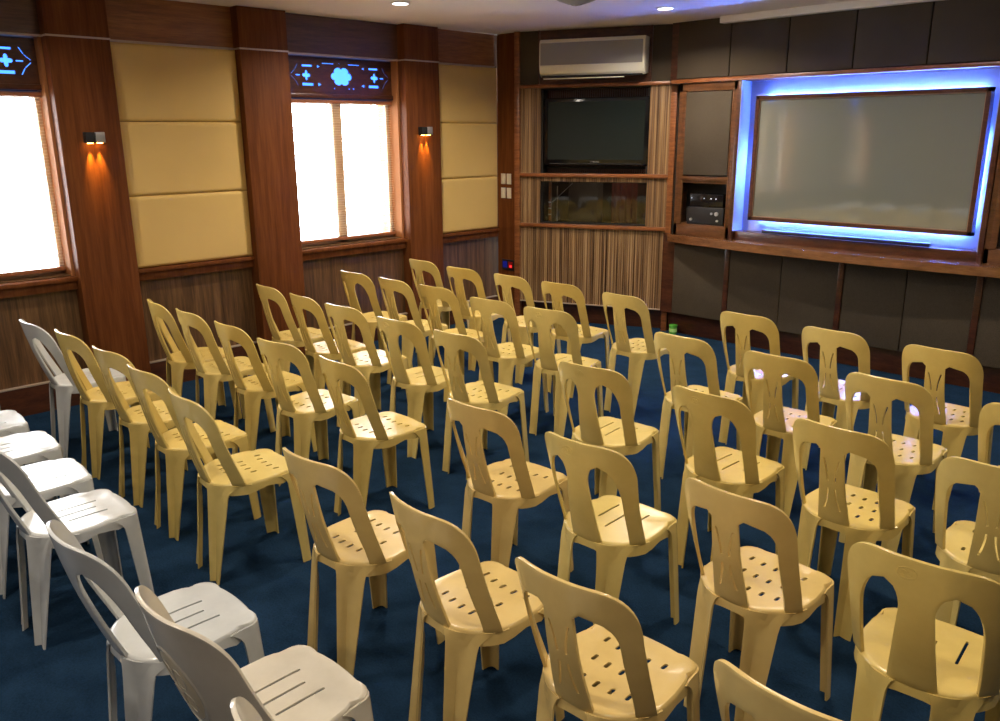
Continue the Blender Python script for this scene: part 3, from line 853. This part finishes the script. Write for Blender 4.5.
# upper part: fabric panels, frame and the AC
o = aw(boxes('fabric_panel', [(.0, .185, -.03, 0, 2.318, ZC - .005)], 'grey_fabric', bev=.006)); tag(o, 'narrow dark fabric wall panel left of the air conditioner', 'wall panel', 'dark fabric wall panels')
o = aw(boxes('fabric_panel', [(1.27, 1.46, -.03, 0, 2.318, ZC - .005)], 'grey_fabric', bev=.006)); tag(o, 'narrow dark fabric wall panel right of the air conditioner', 'wall panel', 'dark fabric wall panels')
struct(aw(boxes('trim_%d' % n_trim, [(.185, 1.27, -.02, 0, 2.318, ZC - .002), (.185, .20, -.04, 0, 2.318, ZC - .002), (1.255, 1.27, -.04, 0, 2.318, ZC - .002)], 'rail_dark')), 'dark wood backing board behind the air conditioner'); n_trim += 1
t = thing('air_conditioner', 'cream wall mounted split air conditioner above the television', 'air conditioner', tuple(P0 + Matrix.Rotation(AA, 3, 'Z') @ Vector((.748, -.04, 2.372))), AA)
prof = [(-.02 + .04, 0.02), (-.13, 0.0), (-.165, .03), (-.185, .09), (-.18, .30), (-.16, .325), (.02, .33)]
bm = bmesh.new()
A_ = [bm.verts.new((-.492, y, z)) for y, z in prof]; B_ = [bm.verts.new((.492, y, z)) for y, z in prof]
for i in range(len(prof)):
    j = (i + 1) % len(prof); bm.faces.new((A_[i], A_[j], B_[j], B_[i]))
bm.faces.new(list(reversed(A_))); bm.faces.new(B_)
bmesh.ops.bevel(bm, geom=bm.edges[:], offset=.006, segments=2, profile=.5, affect='EDGES')
cs = link('casing', finish(bm, 'casing', 35), 'acbody', t)
bm = bmesh.new()
bx(bm, -.478, .473, -.190, -.178, .100, .292)
for i in range(26): bx(bm, -.475, .470, -.1925, -.189, .104 + i * .0072, .1075 + i * .0072)
link('intake_grille', finish(bm, 'grille'), 'acgrille', cs)
boxes('air_outlet', [(-.47, .47, -.16, -.10, -.004, .008)], 'black', t)
bm = bmesh.new(); bx(bm, -.46, .30, -.150, -.115, -.020, -.012); link('louvre', finish(bm, 'louvre'), 'acbody', t)

# ------------------------------------------------------------------ screen wall
struct(boxes('wall_front', [(-4.9, XR + .1, YS + .12, YS + .3, 0, ZC), (-4.5, -3.75, YS - .0, YS + .13, 2.28, ZC), (-3.75, -1.68, YS - .0, YS + .13, 2.28, ZC), (-1.68, XR, YS, YS + .13, 2.28, ZC),
    (-4.5, XR, YS + .0, YS + .13, .2, .95)], 'rail_dark'), 'front wall carrying the projection screen')
seams = [-4.425, -3.90, -3.38, -2.845, -2.31, -1.775, -1.24, -.70, -.17]
ords = ['first', 'second', 'third', 'fourth', 'fifth', 'sixth', 'seventh', 'eighth']
for k in range(6):
    o = box('fabric_panel', seams[k] + .004, seams[k + 1] - .004, YS - .022, YS, 2.325, ZC - .004, 'grey_fabric', bev=.006)
    tag(o, '%s dark fabric wall panel from the left above the screen' % ords[k], 'wall panel', 'dark fabric panels above the screen')
struct(boxes('trim_%d' % n_trim, [(-4.44, XR, YS - .075, YS + .02, 2.283, 2.317)], 'rail', bev=.006), 'mahogany rail along the top of the screen niche'); n_trim += 1
# lower panels and uprights
low = [-4.36, -3.80, -3.28, -2.77, -2.26, -1.76, -1.25, -.74]
for k in range(7):
    l = low[k] + (.028 if k in (1, 3, 5) else .003) - (0 if k else 0); r = low[k + 1] - (.014 if k in (0, 2, 4, 6) else .003)
    o = box('fabric_panel', l, r, YS - .018, YS, .205, .86, 'grey_fabric', bev=.005)
    tag(o, '%s dark fabric panel from the left under the counter' % ords[k], 'wall panel', 'dark fabric panels under the counter')
ups = [(x - .020, x + .026, YS - .028, YS, .20, .90) for x in (-3.80, -2.77, -1.76, -.74)]
struct(boxes('trim_%d' % n_trim, ups, 'rail_dark', bev=.003), 'dark wood uprights between the under counter panels'); n_trim += 1
struct(boxes('baseboard_front', [(-4.44, XR, YS + .06, YS + .12, 0, .20)], 'rail_dark', bev=.003))
# counter with bowed front
bm = bmesh.new(); n = 40; fr = []
for i in range(n + 1):
    x = lerp(-4.42, -.70, i / n); u = (x + 2.56) / 1.86
    fr.append((x, YS - .05 - .20 * max(0, 1 - u * u) ** .9))
def plate(z0, z1, off):
    A_ = [bm.verts.new((x, y + off, z0)) for x, y in fr] + [bm.verts.new((-.70, YS + .1, z0)), bm.verts.new((-4.42, YS + .1, z0))]
    B_ = [bm.verts.new((v.co.x, v.co.y, z1)) for v in A_]
    bm.faces.new(list(reversed(A_))); bm.faces.new(B_)
    for i in range(len(A_)):
        j = (i + 1) % len(A_); bm.faces.new((A_[i], A_[j], B_[j], B_[i]))
plate(.885, .952, 0)
bmesh.ops.bevel(bm, geom=[e for e in bm.edges if len(e.link_faces) == 2 and e.calc_face_angle(0) > 1.2], offset=.006, segments=2, profile=.5, affect='EDGES')
o = link('counter_shelf', finish(bm, 'counter', 35), 'ledge'); tag(o, 'long bowed wooden counter shelf below the projection screen', 'counter')
# niche
NX0, NX1 = -3.748, -1.795
struct(boxes('wall_niche', [(NX0, NX1, YS + .10, YS + .12, 1.03, 2.283), (NX0 + .0005, NX0 + .006, YS - .06, YS + .10, 1.031, 2.282), (NX1 - .006, NX1 - .0005, YS - .06, YS + .10, 1.031, 2.282)], 'niche_back'), 'pale recessed back of the lit screen niche')
struct(boxes('trim_%d' % n_trim, [(NX0 - .035, NX0, YS - .065, YS + .12, .95, 2.285), (NX1, NX1 + .035, YS - .065, YS + .12, .95, 2.285),
    (NX0, NX1, YS - .03, YS + .12, .95, 1.03)], 'rail_dark', bev=.003), 'dark wood surround of the screen niche'); n_trim += 1
t = thing('led_strip', 'blue led strip running round behind the projection screen edge', 'light strip', (-2.74, YS + .06, 1.12))
SX0, SX1, SZ0, SZ1 = -3.615, -1.855, 1.135, 2.155
bm = bmesh.new()
for r in ((SX0 + .05, SX1 - .08, YS + .084, YS + .091, SZ1 - .030, SZ1 - .018), (SX0 + .05, SX1 - .08, YS + .084, YS + .091, SZ0 + .010, SZ0 + .022),
          (SX0 + .008, SX0 + .016, YS + .084, YS + .091, SZ0 + .30, SZ1 - .42), (SX1 - .060, SX1 - .048, YS + .084, YS + .091, SZ0 + .08, SZ1 - .30)): bx(bm, *r)
o = link('strip', finish(bm, 'strip'), 'led_strip', t); o.data.transform(Matrix.Translation((2.74, -YS - .06, -1.12)))
t = thing('projection_screen', 'large grey projection screen in a brown frame before blue light', 'screen', (-2.735, YS - .02, SZ0))
iv = Matrix.Translation((2.735, -YS + .02, -SZ0))
f_ = .030
o = boxes('screen_frame', [(SX0, SX1, YS - .045, YS + .035, SZ0, SZ0 + f_), (SX0, SX1, YS - .045, YS + .035, SZ1 - f_, SZ1), (SX0, SX0 + f_, YS - .045, YS + .035, SZ0, SZ1), (SX1 - f_, SX1, YS - .045, YS + .035, SZ0, SZ1)], 'rail_dark', t); o.data.transform(iv)
o = boxes('inner_bezel', [(SX0 + f_, SX1 - f_, YS - .038, YS - .02, SZ0 + f_, SZ0 + f_ + .007), (SX0 + f_, SX1 - f_, YS - .038, YS - .02, SZ1 - f_ - .007, SZ1 - f_), (SX0 + f_, SX0 + f_ + .007, YS - .038, YS - .02, SZ0 + f_, SZ1 - f_), (SX1 - f_ - .007, SX1 - f_, YS - .038, YS - .02, SZ0 + f_, SZ1 - f_)], 'frame_alu', t); o.data.transform(iv)
o = box('screen_surface', SX0 + f_, SX1 - f_, YS - .028, YS + .03, SZ0 + f_, SZ1 - f_, 'proj', t); o.data.transform(iv)
o = boxes('wall_bracket', [(-3.2, -3.1, YS + .03, YS + .11, 1.5, 1.8), (-2.4, -2.3, YS + .03, YS + .11, 1.5, 1.8)], 'black', t); o.data.transform(iv)
o = box('pen_tray', -3.47, -2.12, YS - .055, YS - .01, 1.035, 1.062, 'black', bev=.004); tag(o, 'long thin black bar lying along the bottom of the screen niche', 'bar')
# side cabinets
def cabinet(x0, x1, label, cat_label):
    t = thing('wall_cabinet', label, 'cabinet', ((x0 + x1) / 2, YS - .02, .952))
    w = (x1 - x0); h = 2.283 - .952
    def B(name, l, mat, bev=0): return boxes(name, l, mat, t, bev)
    B('carcass', [(-w / 2, -w / 2 + .035, -.03, .14, 0, h), (w / 2 - .035, w / 2, -.03, .14, 0, h), (-w / 2, w / 2, -.03, .14, 0, .11), (-w / 2, w / 2, -.025, .14, .475, .54),
                  (-w / 2, w / 2, -.03, .14, 1.26, h)], 'cab', .003)
    B('back_board', [(-w / 2 + .03, w / 2 - .03, .115, .14, 0, h - .02)], 'recess')
    B('face_frame', [(-w / 2 + .034, -w / 2 + .076, -.030, -.020, .10, 1.275), (w / 2 - .045, w / 2 - .030, -.034, -.024, .10, 1.275), (-w / 2 + .05, w / 2 - .04, -.034, -.024, .50, .535)], 'cab', .002)
    d = B('door', [(-w / 2 + .080, w / 2 - .045, -.045, -.02, .545, 1.255)], 'grey_fabric', .008)
    return t
cabinet(-4.36, -3.787, 'tall cabinet with fabric door and open shelf left of the screen', '')
cabinet(-1.758, -1.18, 'cabinet with fabric door and open shelf right of the screen', '')
t = thing('stereo_amplifier', 'black audio equipment sitting in the open shelf left of the screen', 'audio equipment', (-4.04, YS - .01, 1.065))
cs = box('casing', -.185, .185, -.03, .09, 0, .15, 'black', t, bev=.005)
box('top_unit', -.17, .17, -.02, .09, .155, .27, 'blacktv', t, bev=.004)
bm = bmesh.new()
for x_, z_, r_ in ((-.14, .04, .012), (.12, .10, .018), (.07, .10, .010), (.13, .04, .010)): cyl(bm, (x_, -.036, z_), r_, r_, .014, 18, 'Y')
link('knobs', finish(bm, 'knobs', 40), 'silver', cs)
bm = bmesh.new()
for x_ in (-.15, -.02, .05, .10): cyl(bm, (x_, -.024, .23), .004, .004, .006, 10, 'Y')
link('indicator_lights', finish(bm, 'leds'), 'dimled', t)

# ------------------------------------------------------------------ ceiling fittings
struct(boxes('trim_%d' % n_trim, [(-3.97, XR, YS - .10, YS - .02, ZC - .055, ZC)], 'white_trim', bev=.004), 'white cornice strip along the ceiling above the screen'); n_trim += 1
def downlight(x, y, label, power, col=(1, .86, .68), vis=True, r=.055, grp='recessed ceiling downlights'):
    t = thing('ceiling_downlight', label, 'ceiling light', (x, y, ZC), 0, grp)
    bm = bmesh.new(); n = 28
    prof = [(r, -.001), (r + .004, -.008), (r + .018, -.007), (r + .022, 0.0)]
    rows = [[bm.verts.new((a * math.cos(2 * PI * i / n), a * math.sin(2 * PI * i / n), z)) for i in range(n)] for a, z in prof]
    for p, q in zip(rows, rows[1:]):
        for i in range(n): bm.faces.new((p[i], p[(i + 1) % n], q[(i + 1) % n], q[i]))
    link('trim_ring', finish(bm, 'ring', 40), 'white_trim', t)
    bm = bmesh.new(); cyl(bm, (0, 0, -.003), r * .98, r * .98, .004, 24)
    link('diffuser', finish(bm, 'diff'), 'whiteglow', t)
    L = bpy.data.lights.new('downlight_lamp', 'AREA'); L.shape = 'DISK'; L.size = r * 1.8; L.energy = power; L.color = col; L.spread = math.radians(150)
    lo = bpy.data.objects.new('downlight_lamp', L); C.objects.link(lo); lo.parent = t; lo.location = (0, 0, -.012)
    return t
downlight(-4.01, 5.77, 'bright recessed ceiling downlight in front of the television wall', 32)
downlight(-5.18, 4.085, 'bright recessed ceiling downlight near the window wall at picture top', 30)
for i, (x, y) in enumerate([(-2.3, 5.3), (-3.4, 2.6), (-1.6, 3.2), (-5.2, 1.2), (-3.0, .4), (-.6, .8), (.6, 3.2), (-.3, 5.4), (.8, -1.2), (-2.2, -1.6)]):  # unseen downlights, added to light the room
    downlight(x, y, 'recessed ceiling downlight added out of view above the chairs', 17)


t = thing('ceiling_diffuser', 'round dark ceiling air diffuser at the top edge of the picture', 'air diffuser', (-4.20, 4.93, ZC))
bm = bmesh.new()
for r0, z0 in ((.13, -.012), (.10, -.022), (.07, -.030), (.04, -.036)):
    bmesh.ops.create_cone(bm, cap_ends=False, segments=32, radius1=r0 - .03, radius2=r0, depth=.012, matrix=Matrix.Translation((0, 0, z0)))
bmesh.ops.create_cone(bm, cap_ends=True, segments=32, radius1=.13, radius2=.145, depth=.008, matrix=Matrix.Translation((0, 0, -.004)))
link('vanes', finish(bm, 'vanes', 40), 'acgrille', t)

# green cup on the floor
t = thing('green_cup', 'small green plastic tub on the carpet below the wood post', 'tub', (-4.33, 6.585, 0))
bm = bmesh.new(); n = 24
prof = [(.001, .003), (.030, .003), (.034, .0), (.038, .02), (.037, .06), (.041, .088), (.038, .090), (.034, .06), (.033, .012), (.001, .010)]
rows = [[bm.verts.new((a * math.cos(2 * PI * i / n), a * math.sin(2 * PI * i / n), z)) for i in range(n)] for a, z in prof]
for p, q in zip(rows, rows[1:]):
    for i in range(n): bm.faces.new((p[i], p[(i + 1) % n], q[(i + 1) % n], q[i]))
link('tub', finish(bm, 'tub', 50), 'green', t)
bm = bmesh.new(); bmesh.ops.create_cone(bm, cap_ends=False, segments=24, radius1=.0392, radius2=.0388, depth=.032, matrix=Matrix.Translation((0, 0, .042)))
link('paper_label', finish(bm, 'lbl', 50), 'green_lt', t)

# ------------------------------------------------------------------ daylight, world
w = bpy.data.worlds.new('sky'); bpy.context.scene.world = w; w.use_nodes = True
bg = w.node_tree.nodes['Background']; bg.inputs['Color'].default_value = (.93, .97, 1.0, 1); bg.inputs['Strength'].default_value = SKY
for a, b_ in WIN:
    L = bpy.data.lights.new('window_portal', 'AREA'); L.shape = 'RECTANGLE'; L.size = 1.25; L.size_y = b_ - a; L.cycles.is_portal = True
    lo = bpy.data.objects.new('window_portal', L); C.objects.link(lo); lo.location = (XL - .31, (a + b_) / 2, (zs0 + 2.16) / 2)
    lo.rotation_euler = (0, -PI / 2, 0)

# ------------------------------------------------------------------ camera
cam = bpy.data.cameras.new('camera'); co = bpy.data.objects.new('camera', cam); C.objects.link(co)
R_ = Vector((0.70217264, 0.71197696, -0.00651044)); U_ = Vector((-0.1847126, 0.19098451, 0.96405714)); F_ = Vector((-0.68762987, 0.67573199, -0.26561522))
mw = Matrix((R_, U_, -F_)).transposed().to_4x4(); mw.translation = Vector((0, 0, 1.868763824657732)); co.matrix_world = mw
cam.sensor_width = 36; cam.sensor_fit = 'HORIZONTAL'; cam.lens = 36 * 824.3768750969855 / 1000; cam.clip_start = .05; cam.clip_end = 200
sc = bpy.context.scene; sc.camera = co
sc.view_settings.view_transform = 'Standard'; sc.view_settings.look = 'None'; sc.view_settings.gamma = 1; sc.view_settings.exposure = EXPO
sc.view_settings.use_curve_mapping = False
